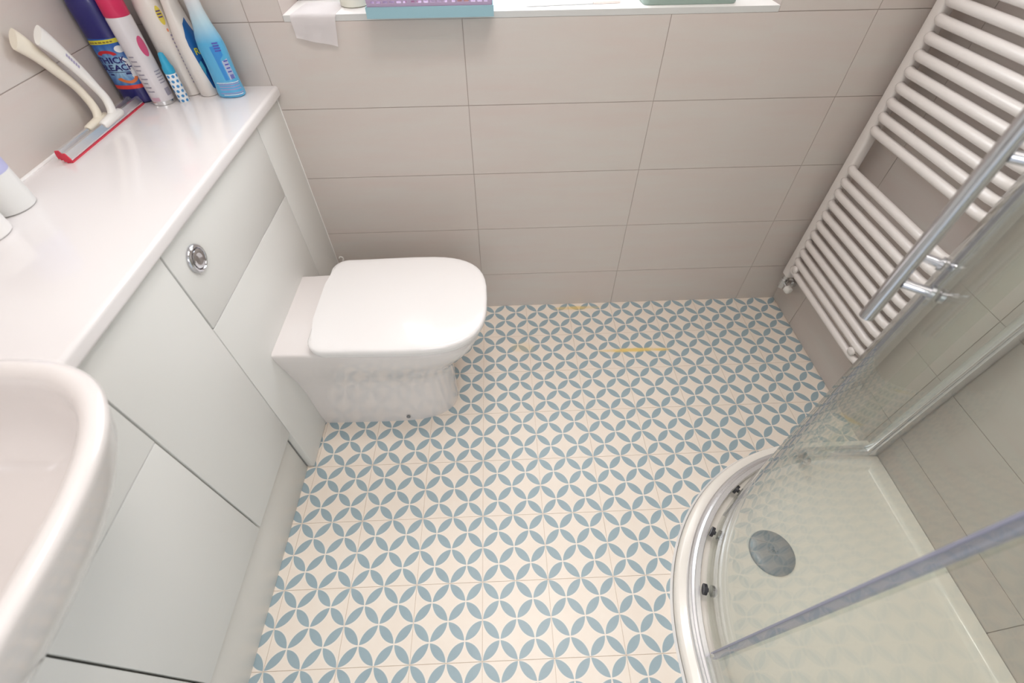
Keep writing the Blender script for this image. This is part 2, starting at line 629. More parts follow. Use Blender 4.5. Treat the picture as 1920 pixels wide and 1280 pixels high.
# worktop (notched for the semi-recessed basin)
wt = thing('worktop', 'glossy white worktop along the left wall, holding cleaning bottles', 'worktop', (-0.66, -0.8, 0.788))
ox, oy, oz = -0.66, -0.8, 0.788
bm = bmesh.new()
out2d = [(XL + 0.001, -0.0008), (-0.487, -0.0008), (-0.487, -0.9685), (-0.747, -0.9685), (-0.747, -1.4655), (-0.487, -1.4655), (-0.487, YF + 0.002), (XL + 0.001, YF + 0.002)]
lo = [bm.verts.new((x - ox, y - oy, 0)) for x, y in out2d]
hi = [bm.verts.new((x - ox, y - oy, 0.027)) for x, y in out2d]
bm.faces.new(lo[::-1])
ft = bm.faces.new(hi)
for k in range(len(lo)):
    bm.faces.new((lo[k], lo[(k + 1) % 8], hi[(k + 1) % 8], hi[k]))
es = [e for e in bm.edges if all(abs(v.co.x - (-0.487 - ox)) < 1e-5 for v in e.verts) and abs(e.verts[0].co.y - e.verts[1].co.y) > 0.01]
bmesh.ops.bevel(bm, geom=es, offset=0.0075, segments=5, affect='EDGES', profile=0.5)
from_bm('worktop_slab', bm, wt, M['worktop'], sharp=40)
tube('sealant_bead', [(XL + 0.002 - ox, -0.003 - oy, 0.0285), (XL + 0.002 - ox, YF + 0.005 - oy, 0.0285)], 0.0035, M['sealant'], wt, 8)

# ------------------------------------------------------------------ basin
bs = thing('wash_basin', 'white ceramic semi-recessed basin at the lower left corner', 'basin', (-0.50, -1.217, 0.70))


def basin_ring(zz, off, n=2.9, cnt=96, yo=0.0):
    r = []
    for k in range(cnt):
        a = 2 * PI * k / cnt
        ax = 0.204 if math.cos(a) > 0 else 0.25
        x, y = sup(a, ax - off, 0.268 - off, n)
        r.append((x, y + yo, zz - 0.70))
    return r


rings = []
for z, off in ((0.700, 0.165), (0.702, 0.142), (0.712, 0.112), (0.735, 0.083), (0.765, 0.056), (0.80, 0.032), (0.835, 0.013), (0.858, 0.006), (0.868, 0.002), (0.8735, 0.0035), (0.8765, 0.009), (0.877, 0.014),
               (0.875, 0.021), (0.870, 0.026), (0.860, 0.030), (0.840, 0.0325), (0.81, 0.039), (0.79, 0.048), (0.768, 0.064), (0.748, 0.088), (0.737, 0.12), (0.733, 0.16), (0.7325, 0.19)):
    rings.append(basin_ring(z, off))
bm = bmesh.new()
add_loft(bm, rings, True, True)
from_bm('bowl', bm, bs, M['ceramic'], sharp=60)
bm = bmesh.new()
add_loft(bm, [[(r * math.cos(2 * PI * k / 28), r * math.sin(2 * PI * k / 28), z) for k in range(28)] for r, z in ((0.028, 0.0330), (0.028, 0.0355), (0.024, 0.0375), (0.004, 0.038))])
from_bm('waste_plug', bm, bs, M['chrome'], sharp=40)

# basin mixer tap (outside the frame, kept plain but complete)
tp = thing('basin_tap', 'chrome mixer tap standing behind the basin bowl', 'tap', (-0.775, -1.22, 0.815))
tube('tap_body', [(0, 0, 0), (0, 0, 0.01), (0, 0, 0.012), (0, 0, 0.11)], [0.025, 0.025, 0.018, 0.018], M['chrome'], tp, 20)
tube('spout', [(0.012, 0, 0.085), (0.05, 0, 0.10), (0.10, 0, 0.10), (0.12, 0, 0.088)], 0.011, M['chrome'], tp, 14)
tube('lever', [(0, 0, 0.111), (0, 0, 0.125), (0.02, 0, 0.135), (0.065, 0, 0.145)], [0.017, 0.015, 0.008, 0.005], M['chrome'], tp, 12)

# ------------------------------------------------------------------ toilet
tl = thing('toilet', 'white back-to-wall toilet with a closed squarish lid', 'toilet', (-0.30, -0.409, 0))


def pan_ring(xf, hwb, hwm, z, cnt_f=28, cnt_s=8, n=3.0):
    """outline with a flat back at x=-0.5, widening to hwm, superelliptic front at xf"""
    xm = xf - 0.20
    pts = []
    ox_, = (-0.30,)
    for k in range(cnt_s):
        t = k / cnt_s
        pts.append((lerp(-0.5, xm, t) - ox_, -lerp(hwb, hwm, smooth(t)), z))
    for k in range(cnt_f + 1):
        a = -PI / 2 + PI * k / cnt_f
        x, y = sup(a, xf - xm, hwm, n)
        pts.append((xm + x - ox_, y, z))
    for k in range(cnt_s - 1, -1, -1):
        t = k / cnt_s
        pts.append((lerp(-0.5, xm, t) - ox_, lerp(hwb, hwm, smooth(t)), z))
    return pts


PROF = [  # z, front x, half width back, half width middle, exponent
    (0.0, -0.085, 0.098, 0.100, 2.6), (0.05, -0.085, 0.103, 0.102, 2.6), (0.11, -0.085, 0.106, 0.103, 2.6), (0.18, -0.082, 0.108, 0.105, 2.6),
    (0.215, -0.074, 0.112, 0.109, 2.65), (0.245, -0.057, 0.117, 0.117, 2.7), (0.275, -0.036, 0.124, 0.128, 2.8), (0.305, -0.015, 0.131, 0.140, 2.9),
    (0.335, 0.001, 0.138, 0.151, 3.0), (0.365, 0.012, 0.145, 0.160, 3.1), (0.388, 0.018, 0.149, 0.165, 3.1), (0.396, 0.018, 0.149, 0.165, 3.1), (0.3985, 0.0155, 0.147, 0.163, 3.1), (0.4, 0.011, 0.143, 0.159, 3.1)]
bm = bmesh.new()
add_loft(bm, [pan_ring(p[1], p[2], p[3], p[0], n=p[4]) for p in PROF], True, True)
pan = from_bm('pan', bm, tl, M['ceramic'], sharp=60)
for v in pan.data.vertices:
    v.co.x = max(v.co.x, -0.5 + 0.3 + 0.0004)


def lid_ring(off, z, xf=0.033, xb=-0.403, hw=0.177, cnt=24):
    """rounded back corners, squarish rounded front"""
    ox_ = -0.30
    pts = []
    xm = -0.17
    hb = hw - 0.004
    rb = 0.045
    # near side back corner (negative y), going round
    for k in range(9):
        a = PI + (PI / 2) * k / 8
        pts.append((xb + off + rb - off + (rb - off) * math.cos(a) - ox_, -(hb - rb) + (rb - off) * math.sin(a), z))
    for k in range(1, 6):
        t = k / 6
        pts.append((lerp(xb + rb, xm, t) - ox_, -lerp(hb, hw, smooth(t)) + off, z))
    for k in range(cnt + 1):
        a = -PI / 2 + PI * k / cnt
        x, y = sup(a, xf - xm - off, hw - off, 3.0)
        pts.append((xm + x - ox_, y, z))
    for k in range(5, 0, -1):
        t = k / 6
        pts.append((lerp(xb + rb, xm, t) - ox_, lerp(hb, hw, smooth(t)) - off, z))
    for k in range(9):
        a = PI / 2 + (PI / 2) * k / 8
        pts.append((xb + rb + (rb - off) * math.cos(a) - ox_, (hb - rb) + (rb - off) * math.sin(a), z))
    return pts


bm = bmesh.new()
add_loft(bm, [lid_ring(o_, z) for o_, z in ((0.014, 0.4015), (0.009, 0.4025), (0.0075, 0.405), (0.0075, 0.4125), (0.011, 0.4140))], True, True)
from_bm('seat_ring', bm, tl, M['seat'], sharp=45)
bm = bmesh.new()
add_loft(bm, [lid_ring(o_, z) for o_, z in ((0.008, 0.4165), (0.001, 0.4180), (0.0, 0.4215), (0.0, 0.4300), (0.0012, 0.4335), (0.0042, 0.4362), (0.010, 0.4377))] + [[(-(0.115) + (x + 0.115) * f_, y * f_, z) for x, y, _z in lid_ring(0.010, 0)] for f_, z in ((0.93, 0.4388), (0.8, 0.4393), (0.5, 0.4396))], True, True)
from_bm('lid', bm, tl, M['seat'], sharp=50)
bm = bmesh.new()
add_loft(bm, [[(r * math.cos(2 * PI * k / 16), -h, r * math.sin(2 * PI * k / 16)) for k in range(16)] for h, r in ((0.0, 0.0065), (0.002, 0.0062), (0.0035, 0.004), (0.0038, 0.001))])
o = from_bm('fixing_screw', bm, tl, M['grey_plastic'], sharp=50)
o.location = (-0.234 + 0.30, -0.1028, 0.028)

# little white pipe loop at the back wall behind the toilet
lp = tube('pipe_loop', [(0.0065 * math.cos(a), 0, 0.0085 * math.sin(a)) for a in [PI * (-0.45 + 1.35 * k / 14) for k in range(15)]], 0.0024, M['white_plastic'], None, 8,
          loc=(-0.477, -0.018, 0.268))
tag(lp, 'tiny white looped cable end poking up behind the toilet lid', 'cable')

# ------------------------------------------------------------------ towel radiator
RX = 1.108
rd = thing('towel_radiator', 'tall white ladder towel radiator on the right wall', 'radiator', (RX, -0.289, 0.165))


def rel(p):
    return (p[0] - RX, p[1] + 0.289, p[2] - 0.165)


RTOP = 1.56
for y in (-0.059, -0.519):
    bm = bmesh.new()
    a, b = rel((1.094, y - 0.018, 0.165)), rel((1.124, y + 0.018, RTOP))
    add_box(bm, a[0], b[0], a[1], b[1], a[2], b[2], 0.008, 4)
    from_bm('post', bm, rd, M['rad'], sharp=50)
zs = [0.2127 + 0.0372 * k for k in range(11)] + [0.6976 + 0.0362 * k for k in range(12)] + [1.21 + 0.0362 * k for k in range(9)]
bm = bmesh.new()
add_tube(bm, [(0, 0.214, 0), (-0.006, 0.205, 0), (-0.009, 0.19, 0), (-0.009, -0.19, 0), (-0.006, -0.205, 0), (0, -0.214, 0)], 0.0112, 16)
bmesh.ops.recalc_face_normals(bm, faces=bm.faces)
me = bpy.data.meshes.new('bar')
bm.to_mesh(me)
bm.free()
for p in me.polygons:
    p.use_smooth = True
me.materials.append(M['rad'])
for z in zs:
    o = bpy.data.objects.new('bar', me)
    COL.objects.link(o)
    o.parent = rd
    o.location = rel((1.103, -0.289, z))
for y, z in ((-0.105, 0.2315), (-0.472, 0.2315), (-0.105, 1.46), (-0.472, 1.46)):
    bm = bmesh.new()
    cp = [(XR - 0.0005, 0.013), (1.118, 0.013), (1.117, 0.007), (1.088, 0.007), (1.0875, 0.0125), (1.0835, 0.0130), (1.0805, 0.0105), (1.0795, 0.004)]
    add_loft(bm, [[(x - RX, r * math.cos(2 * PI * k / 20) + y + 0.289, r * math.sin(2 * PI * k / 20) + z - 0.165) for k in range(20)] for x, r in cp])
    from_bm('wall_bracket', bm, rd, M['rad'], sharp=50)
for y in (-0.059, -0.519):
    t = 1 if y > -0.2 else -1
    # valve body under each post, with spindle and cap
    bm = bmesh.new()
    add_tube(bm, [rel((RX, y, 0.166)), rel((RX, y, 0.150)), rel((RX, y, 0.149)), rel((RX, y, 0.112))], [0.0105, 0.0105, 0.0135, 0.0135], 16)
    add_tube(bm, [rel((RX, y, 0.128)), rel((XR - 0.012, y, 0.128)), rel((XR - 0.0115, y, 0.128)), rel((XR - 0.0005, y, 0.128))], [0.009, 0.009, 0.016, 0.016], 16)
    v = from_bm('valve', bm, rd, M['chrome_dull'], sharp=45, label='chrome angle valve under the post')
    tube('spindle', [rel((RX, y - t * 0.012, 0.131)), rel((RX, y - t * 0.030, 0.131))], 0.006, M['chrome_dull'], v, 12)
    if t > 0:
      tube('valve_cap', [rel((RX, y - t * 0.030, 0.131)), rel((RX, y - t * 0.033, 0.131)), rel((RX, y - t * 0.047, 0.131)), rel((RX, y - t * 0.050, 0.131))],
         [0.011, 0.014, 0.013, 0.009], M['white_plastic'], v, 16)

# ------------------------------------------------------------------ shower
CX, CY = 0.965, -1.165
YT = -0.650       # tray edge on the window side
YB = -1.655


def arc_path(R, straight=True, n=36, y_end=YB, x_end=XR):
    """wall end -> straight -> quarter arc -> straight, as 2-D points at offset radius R"""
    p = []
    if straight:
        p.append((x_end, CY + R))
    for k in range(n + 1):
        a = PI / 2 + (PI / 2) * k / n
        p.append((CX + R * math.cos(a), CY + R * math.sin(a)))
    if straight:
        p.append((CX - R, y_end))
    return p


def arc_seg(R, a0, a1, n):
    return [(CX + R * math.cos(math.radians(lerp(a0, a1, k / n))), CY + R * math.sin(math.radians(lerp(a0, a1, k / n)))) for k in range(n + 1)]


# tray: closed outlines at stepped heights (outer wall, lip, slope, basin floor)
st = thing('shower_tray', 'low cream quadrant shower tray with round grey drain', 'shower tray', (CX, CY, 0))


def tray_ring(R, z, inset):
    pts = arc_path(R, False)
    full = [(XR - inset, CY + R)] + pts + [(CX - R, YB + inset), (XR - inset, YB + inset)]
    return [(x - CX, y - CY, z) for x, y in full]


bm = bmesh.new()
TR = [(0.512, 0.0005, 0.0015), (0.515, 0.006, 0.0015), (0.514, 0.024, 0.0015), (0.511, 0.030, 0.0015), (0.506, 0.0325, 0.0015), (0.435, 0.0325, 0.030), (0.430, 0.0315, 0.034), (0.424, 0.027, 0.040), (0.419, 0.021, 0.046), (0.410, 0.018, 0.056), (0.36, 0.0165, 0.10), (0.30, 0.016, 0.13)]
add_loft(bm, [tray_ring(*t) for t in TR], True, True)
from_bm('tray_body', bm, st, M['tray'], sharp=40)
bm = bmesh.new()
dx, dy = 0.742 - CX, -0.952 - CY
prof = [(0.056, 0.0165), (0.056, 0.0195), (0.053, 0.0225), (0.030, 0.0255), (0.006, 0.0262), (0.005, 0.0240), (0.001, 0.0240)]
add_loft(bm, [[(dx + r * math.cos(2 * PI * k / 36), dy + r * math.sin(2 * PI * k / 36), z) for k in range(36)] for r, z in prof])
dc = from_bm('drain_cover', bm, st, M['drain'], sharp=50, label='round grey domed drain cover')
bm = bmesh.new()
for k in range(7):
    a = 2 * PI * k / 6
    r = 0.011 if k < 6 else 0.0
    x, y = dx + r * math.cos(a), dy + r * math.sin(a)
    add_loft(bm, [[(x + 0.0017 * math.cos(2 * PI * j / 8), y + 0.0017 * math.sin(2 * PI * j / 8), z) for j in range(8)] for z in (0.0255, 0.0268)])
from_bm('drain_holes', bm, dc, M['grey_plastic'])
# white sealant between the tray and the printed floor
bm = bmesh.new()
o1 = [(x - CX, y - CY) for x, y in arc_path(0.5205)]
i1_ = [(x - CX, y - CY) for x, y in arc_path(0.5155)]
o1[0] = (XR - CX - 0.001, o1[0][1])
rg = []
for a, b in zip(o1, i1_):
    rg.append([(a[0], a[1], 0.0004), (b[0], b[1], 0.0075), (b[0], b[1], 0.0004)])
add_loft(bm, rg, True, True)
from_bm('sealant_bead', bm, st, M['sealant'])

se = thing('shower_enclosure', 'curved clear glass shower enclosure with sliding doors in the right corner', 'shower enclosure', (CX, CY, 0.0325))
SZ = 0.0325


def curved_band(name, r0, r1, a0, a1, z0, z1, m, parent, n=24, label=None):
    bm = bmesh.new()
    rg = []
    for k in range(n + 1):
        a = math.radians(lerp(a0, a1, k / n))
        c, s = math.cos(a), math.sin(a)
        rg.append([(r0 * c, r0 * s, z0 - SZ), (r1 * c, r1 * s, z0 - SZ), (r1 * c, r1 * s, z1 - SZ), (r0 * c, r0 * s, z1 - SZ)])
    add_loft(bm, rg, True, True)
    return from_bm(name, bm, parent, m, sharp=30, label=label)


def track(name, z0, prof, m):
    """aluminium rail: profile of (R, z) swept along straight-arc-straight"""
    bm = bmesh.new()
    paths = [arc_path(R) for R, z in prof]
    n = len(paths[0])
    rg = []
    for k in range(n):
        rg.append([(paths[j][k][0] - CX - (0.0015 if k == 0 else 0), paths[j][k][1] - CY, z0 + prof[j][1] - SZ) for j in range(len(prof))])
    add_loft(bm, rg, True, True)
    return from_bm(name, bm, se, m, sharp=30)


track('bottom_track', 0.0325, [(0.462, 0.0), (0.490, 0.0), (0.490, 0.010), (0.487, 0.013), (0.482, 0.013), (0.481, 0.016), (0.476, 0.018), (0.474, 0.022), (0.464, 0.022), (0.462, 0.020)], M['alu'])
track('top_track', 1.86, [(0.452, 0.0), (0.490, 0.0), (0.490, 0.028), (0.487, 0.032), (0.455, 0.032), (0.452, 0.028)], M['alu'])
GT = 1.865
# fixed panels (straight, between the curve and the walls)
box('fixed_panel', CX + 0.004, XR - 0.022, CY + 0.469, CY + 0.475, 0.055, GT, M['glass'], se, rel=(CX, CY, SZ))
box('fixed_panel', CX - 0.475, CX - 0.469, YB + 0.02, CY - 0.004, 0.055, GT, M['glass'], se, rel=(CX, CY, SZ))
bm = bmesh.new()
for x0, x1, d0, d1 in ((XR - 0.028, XR - 0.0015, 0.458, 0.486), (XR - 0.040, XR - 0.029, 0.463, 0.481)):
    add_box(bm, x0 - CX, x1 - CX, d0, d1, 0.0345 - SZ, 1.86 - SZ, 0.003)
from_bm('wall_profile', bm, se, M['alu'], sharp=40)
bm = bmesh.new()
add_box(bm, -0.486, -0.458, YB - CY, YB - CY + 0.03, 0.0345 - SZ, 1.86 - SZ, 0.003)
from_bm('wall_profile', bm, se, M['alu'], sharp=40)
# doors
RG0, RG1 = 0.4425, 0.4485


def vstrip(name, R0, R1, a, w, m, parent, z0=0.052, z1=GT, label=None):
    """narrow vertical strip of angular width w (degrees)"""
    return curved_band(name, R0, R1, a - w / 2, a + w / 2, z0, z1, m, parent, 3, label)


HZ = (0.868, 1.036)
for (a0, a1, ah, rollers, lab) in ((88.5, 137.3, 133.0, (97, 127.5), 'curved glass door nearer the radiator'), (137.9, 181.5, 142.3, (146, 164), 'curved glass door nearer the basin')):
    d = curved_band('curved_door', RG0, RG1, a0, a1, 0.052, GT, M['glass'], se, 120, lab)
    # handle bar outside the glass on two posts with washers
    c, s = math.cos(math.radians(ah)), math.sin(math.radians(ah))
    hr = 0.490 if ah > 140 else 0.480
    tube('handle_bar', [(hr * c, hr * s, 0.803 - SZ), (hr * c, hr * s, 1.101 - SZ)], 0.0092, M['chrome'], d, 24)
    for hz in HZ:
        tube('handle_post', [((hr - 0.0085) * c, (hr - 0.0085) * s, hz - SZ), (0.4535 * c, 0.4535 * s, hz - SZ), (0.4534 * c, 0.4534 * s, hz - SZ), (0.449 * c, 0.449 * s, hz - SZ)], [0.0062, 0.0062, 0.0095, 0.0095], M['chrome'], d, 18)
        tube('handle_washer', [(0.442 * c, 0.442 * s, hz - SZ), (0.437 * c, 0.437 * s, hz - SZ)], 0.009, M['chrome'], d, 18)
    for ar in rollers:
        c, s = math.cos(math.radians(ar)), math.sin(math.radians(ar))
        for hz in (0.066, 1.835):
            bm = bmesh.new()
            add_tube(bm, [(0.4605 * c, 0.4605 * s, hz - SZ), (0.453 * c, 0.453 * s, hz - SZ)], 0.0125, 18)
            add_tube(bm, [(0.4529 * c, 0.4529 * s, hz - SZ), (0.4487 * c, 0.4487 * s, hz - SZ)], 0.005, 12)
            from_bm('roller_wheel', bm, d, M['black'], sharp=40)
            tube('roller_cap', [(0.4422 * c, 0.4422 * s, hz - SZ), (0.436 * c, 0.436 * s, hz - SZ), (0.431 * c, 0.431 * s, hz - SZ)], [0.0135, 0.0135, 0.009], M['chrome'], d, 18)
# seals: where the doors meet and where the near door laps the fixed panel
for a in (180.2,):
    o = vstrip('door_seal', 0.4495, 0.4545, a, 1.7, M['clear_seal'], se, label='lavender translucent door seal strip')
    vstrip('seal_lip', 0.4547, 0.4600, a - 0.6, 0.4, M['clear_seal'], o)
    vstrip('seal_lip', 0.4547, 0.4600, a + 0.6, 0.4, M['clear_seal'], o)
vstrip('magnetic_seal', 0.4430, 0.4480, 137.6, 0.4, M['clear_seal'], se)

# ------------------------------------------------------------------ things on the worktop


def surf_pt(prof, n, s, z, off, hyfac=None):
    """point on the bottle surface; s = arc angle in radians measured from the front (-y)"""
    hx, hy = interp(prof, z)[:2]
    x, y = sup(-PI / 2 + s, hx + off, hy + off, n)
    return (x, y, z)


def bottle_body(name, prof, n, m, parent, cnt=40, label=None, steps=None):
    bm = bmesh.new()
    rg = []
    for row in prof:
        rg.append([(*sup(2 * PI * k / cnt, row[1], row[2], n), row[0]) for k in range(cnt)])
    add_loft(bm, rg, True, True)
    return from_bm(name, bm, parent, m, sharp=45, label=label)


def decal(name, polys, prof, n, parent, m, s0=0.0, off=0.0004, R=0.03, step=0.0025, label=None):
    """2-D outlines (x, z) in metres wrapped on the bottle surface round the facing angle s0"""
    bm = bmesh.new()
    for k, poly in enumerate(polys):
        vs = [bm.verts.new((x, 0, z)) for x, z in poly]
        bm.faces.new(vs)
    bmesh.ops.triangulate(bm, faces=bm.faces)
    for _ in range(3):
        long = [e for e in bm.edges if abs(e.verts[0].co.x - e.verts[1].co.x) > step or abs(e.verts[0].co.z - e.verts[1].co.z) > 4 * step]
        if not long:
            break
        bmesh.ops.subdivide_edges(bm, edges=long, cuts=1)
        bmesh.ops.triangulate(bm, faces=[f for f in bm.faces if len(f.verts) > 3])
    for v in bm.verts:
        v.co = Vector(surf_pt(prof, n, s0 + v.co.x / R, v.co.z, off))
    # give it a little thickness
    g = bmesh.ops.extrude_face_region(bm, geom=bm.faces[:])
    for v in [e for e in g['geom'] if isinstance(e, bmesh.types.BMVert)]:
        v.co.x *= 0.994
        v.co.y *= 0.994
    return from_bm(name, bm, parent, m, label=label)


def rect(x0, x1, z0, z1, sk=0.0):
    return [(x0, z0), (x1, z0 + sk), (x1, z1 + sk), (x0, z1)]


def ell(cx, cz, rx, rz, n=20, a0=0, a1=360):
    return [(cx + rx * math.cos(math.radians(lerp(a0, a1, k / n))), cz + rz * math.sin(math.radians(lerp(a0, a1, k / n)))) for k in range(n if a1 - a0 == 360 else n + 1)]


def arc_band(cx, cz, r0, r1, a0, a1, n=14, fz=1.0):
    o_ = [(cx + r1 * math.cos(math.radians(lerp(a0, a1, k / n))), cz + fz * r1 * math.sin(math.radians(lerp(a0, a1, k / n)))) for k in range(n + 1)]
    i_ = [(cx + r0 * math.cos(math.radians(lerp(a1, a0, k / n))), cz + fz * r0 * math.sin(math.radians(lerp(a1, a0, k / n)))) for k in range(n + 1)]
    return o_ + i_


def text_decal(txt, size, cx, cz, prof, n, parent, m, s0, R, off=0.0008, name='lettering', bold=0.0):
    cu_ = bpy.data.curves.new('lettering', 'FONT')
    cu_.body = txt
    cu_.size = size
    cu_.align_x = 'CENTER'
    cu_.align_y = 'CENTER'
    cu_.offset = bold
    ob = bpy.data.objects.new('lettering', cu_)
    COL.objects.link(ob)
    dg = bpy.context.evaluated_depsgraph_get()
    me = bpy.data.meshes.new_from_object(ob.evaluated_get(dg))
    bpy.data.objects.remove(ob)
    for v in me.vertices:
        v.co = Vector(surf_pt(prof, n, s0 + (cx + v.co.x) / R, cz + v.co.y, off))
    return link(name, me, parent, m)


WZ = 0.8152
RZ = math.radians

# --- bleach bottle
P_navy = mat('navy_plastic', srgb(38, 36, 110), 0.3, coat=0.3)
t = thing('bleach_bottle', 'dark navy bottle labelled THICK BLEACH standing against the left wall', 'bottle', (-0.7945, -0.068, WZ))
pb = [(0.0, 0.033, 0.026), (0.004, 0.0375, 0.0305), (0.02, 0.0385, 0.0315), (0.17, 0.0385, 0.0315), (0.195, 0.0385, 0.0315), (0.215, 0.035, 0.029), (0.235, 0.026, 0.023), (0.25, 0.017, 0.017), (0.262, 0.0145, 0.0145)]
body = bottle_body('bottle_body', pb, 2.3, P_navy, t)
pcap = [(0.258, 0.0195, 0.0195), (0.262, 0.0205, 0.0205), (0.290, 0.0195, 0.0195), (0.293, 0.017, 0.017)]
bottle_body('cap', pcap, 2.0, mat('red_cap', srgb(206, 40, 48), 0.35), t)
m_lab = mat('bleach_label_blue', srgb(46, 120, 196), 0.3)
N = NT(m_lab)
tc = N.n('ShaderNodeTexCoord')
sp = N.n('ShaderNodeSeparateXYZ')
N.put(sp.inputs[0], tc.outputs['Object'])
ax_ = N.m('SUBTRACT', sp.outputs['X'], 0.006)
az_ = N.m('SUBTRACT', sp.outputs['Z'], 0.078)
ang = N.m('ARCTAN2', az_, ax_)
rad = N.m('SQRT', N.m('ADD', N.m('MULTIPLY', ax_, ax_), N.m('MULTIPLY', az_, az_)))
ray = N.m('MULTIPLY_ADD', N.m('SINE', N.m('MULTIPLY', ang, 14.0)), 0.5, 0.5)
fade = N.m('SUBTRACT', 1.0, N.m('DIVIDE', rad, 0.052), clamp=True)
cc = N.mix(N.m('MULTIPLY', ray, N.m('MULTIPLY', fade, 0.75)), srgb(34, 92, 176), srgb(130, 200, 236))
cc = N.mix(N.m('POWER', fade, 2.0), cc, srgb(190, 226, 244))
N.put(m_lab.node_tree.nodes['Principled BSDF'].inputs['Base Color'], cc)
S0, RB = 0.27, 0.034
lab = decal('front_label', [rect(-0.034, 0.036, 0.040, 0.136)], pb, 2.3, t, m_lab, S0, 0.0004, RB)
decal('label_strip', [rect(-0.034, 0.030, 0.124, 0.132, 0.004)], pb, 2.3, lab, mat('label_yellow', srgb(222, 212, 60), 0.4), S0, 0.0009, RB, label='yellow strip with small brown print')
decal('strip_print', [rect(-0.030 + 0.0062 * k, -0.0255 + 0.0062 * k, 0.1265 + 0.0004 * k, 0.1292 + 0.0004 * k) for k in range(7)], pb, 2.3, lab, mat('print_brown', srgb(140, 116, 56), 0.5), S0, 0.0013, RB)
decal('label_strip', [rect(-0.034, 0.034, 0.034, 0.042, 0.0)], pb, 2.3, lab, mat('label_red', srgb(232, 70, 62), 0.4), S0, 0.0009, RB, label='red strip along the label foot')
decal('red_swoosh', [arc_band(-0.010, 0.101, 0.010, 0.018, 20, 160, fz=0.7)], pb, 2.3, lab, mat('print_red', srgb(200, 44, 52), 0.4), S0, 0.0009, RB)
decal('orange_swoosh', [arc_band(0.004, 0.062, 0.013, 0.020, 200, 345, fz=0.8)], pb, 2.3, lab, mat('print_orange', srgb(232, 128, 72), 0.4), S0, 0.0009, RB)
P_white = mat('print_white', srgb(236, 236, 238), 0.4)
decal('white_badge', [ell(0.017, 0.1145, 0.010, 0.0068)], pb, 2.3, lab, P_white, S0, 0.0009, RB)
decal('white_swirl', [arc_band(0.008, 0.076, 0.014, 0.021, -70, 95, fz=1.1)], pb, 2.3, lab, P_white, S0, 0.0008, RB)
P_ink = mat('print_navy', srgb(34, 34, 110), 0.4)
text_decal('THICK', 0.0168, -0.008, 0.0935, pb, 2.3, lab, P_ink, S0, RB, 0.0014, bold=0.0004)
text_decal('BLEACH', 0.0168, -0.005, 0.0785, pb, 2.3, lab, P_ink, S0, RB, 0.0014, bold=0.0004)
decal('underline', [rect(-0.026, 0.016, 0.0695, 0.0705), rect(-0.024, -0.016, 0.0635, 0.0665), rect(0.004, 0.014, 0.0645, 0.0680)], pb, 2.3, lab, P_ink, S0, 0.0012, RB)

# --- white aerosol with pink cap
t = thing('aerosol_can', 'white aerosol can with a pink cap, right of the navy bleach', 'aerosol', (-0.732, -0.088, WZ))
pa = [(0.0, 0.022, 0.022), (0.002, 0.0245, 0.0245), (0.006, 0.0250, 0.0250), (0.172, 0.0250, 0.0250), (0.176, 0.024, 0.024)]
bottle_body('can', pa, 2.0, mat('aerosol_white', srgb(216, 212, 216), 0.25, coat=0.4), t)
bottle_body('cap', [(0.1755, 0.0235, 0.0235), (0.178, 0.0248, 0.0248), (0.215, 0.0240, 0.0240), (0.228, 0.020, 0.020), (0.232, 0.012, 0.012)], 2.0, mat('pink_cap', srgb(208, 44, 92), 0.35), t)
bottle_body('base_rim', [(0.0003, 0.0252, 0.0252), (0.006, 0.0256, 0.0256), (0.0085, 0.0253, 0.0253)], 2.0, M['chrome_dull'], t)
decal('petal_print', [ell(0.020, 0.120, 0.009, 0.020)], pa, 2.0, t, mat('print_pink', srgb(206, 84, 126), 0.4), 0.45, 0.0004, 0.025)
m_gp = mat('print_grey', srgb(150, 146, 160), 0.5)
pr = []
for k in range(9):
    pr.append(rect(-0.022, -0.006 - 0.002 * (k % 3), 0.030 + 0.009 * k, 0.0325 + 0.009 * k))
for k in range(5):
    pr.append(rect(0.014, 0.030 - 0.002 * (k % 2), 0.045 + 0.006 * k, 0.047 + 0.006 * k))
pr.append(rect(0.016, 0.030, 0.018, 0.034))
decal('small_print', pr, pa, 2.0, t, m_gp, 0.45, 0.0004, 0.025)
decal('pink_foot_print', [rect(-0.022, -0.004, 0.010, 0.018)], pa, 2.0, t, mat('print_pale_pink', srgb(206, 168, 184), 0.5), 0.45, 0.0004, 0.025)

# --- tall white bottle with a yellow and purple badge
t = thing('shampoo_bottle', 'tall white bottle with a yellow and purple badge, behind the small spray', 'bottle', (-0.689, -0.036, WZ))
ps = [(0.0, 0.024, 0.021), (0.003, 0.0275, 0.024), (0.10, 0.0285, 0.025), (0.18, 0.0285, 0.025), (0.205, 0.025, 0.022), (0.222, 0.015, 0.015)]
bottle_body('bottle_body', ps, 2.2, mat('pearl_white', srgb(226, 220, 214), 0.3, coat=0.3), t)
bottle_body('cap', [(0.221, 0.014, 0.014), (0.245, 0.0135, 0.0135), (0.248, 0.011, 0.011)], 2.0, mat('amber_cap', srgb(222, 170, 50), 0.35), t)
b_ = decal('badge', [ell(0.012, 0.166, 0.0072, 0.018)], ps, 2.2, t, mat('badge_yellow', srgb(224, 206, 88), 0.4), 0.55, 0.0004, 0.028)
decal('badge_print', [rect(0.0065, 0.0165, 0.162 + 0.0055 * k, 0.1645 + 0.0055 * k) for k in range(3)], ps, 2.2, b_, mat('print_purple', srgb(92, 72, 128), 0.4), 0.55, 0.0009, 0.028)
decal('orange_dot', [ell(0.013, 0.138, 0.0022, 0.0035, 10)], ps, 2.2, t, mat('dot_orange', srgb(226, 140, 104), 0.4), 0.55, 0.0004, 0.028)
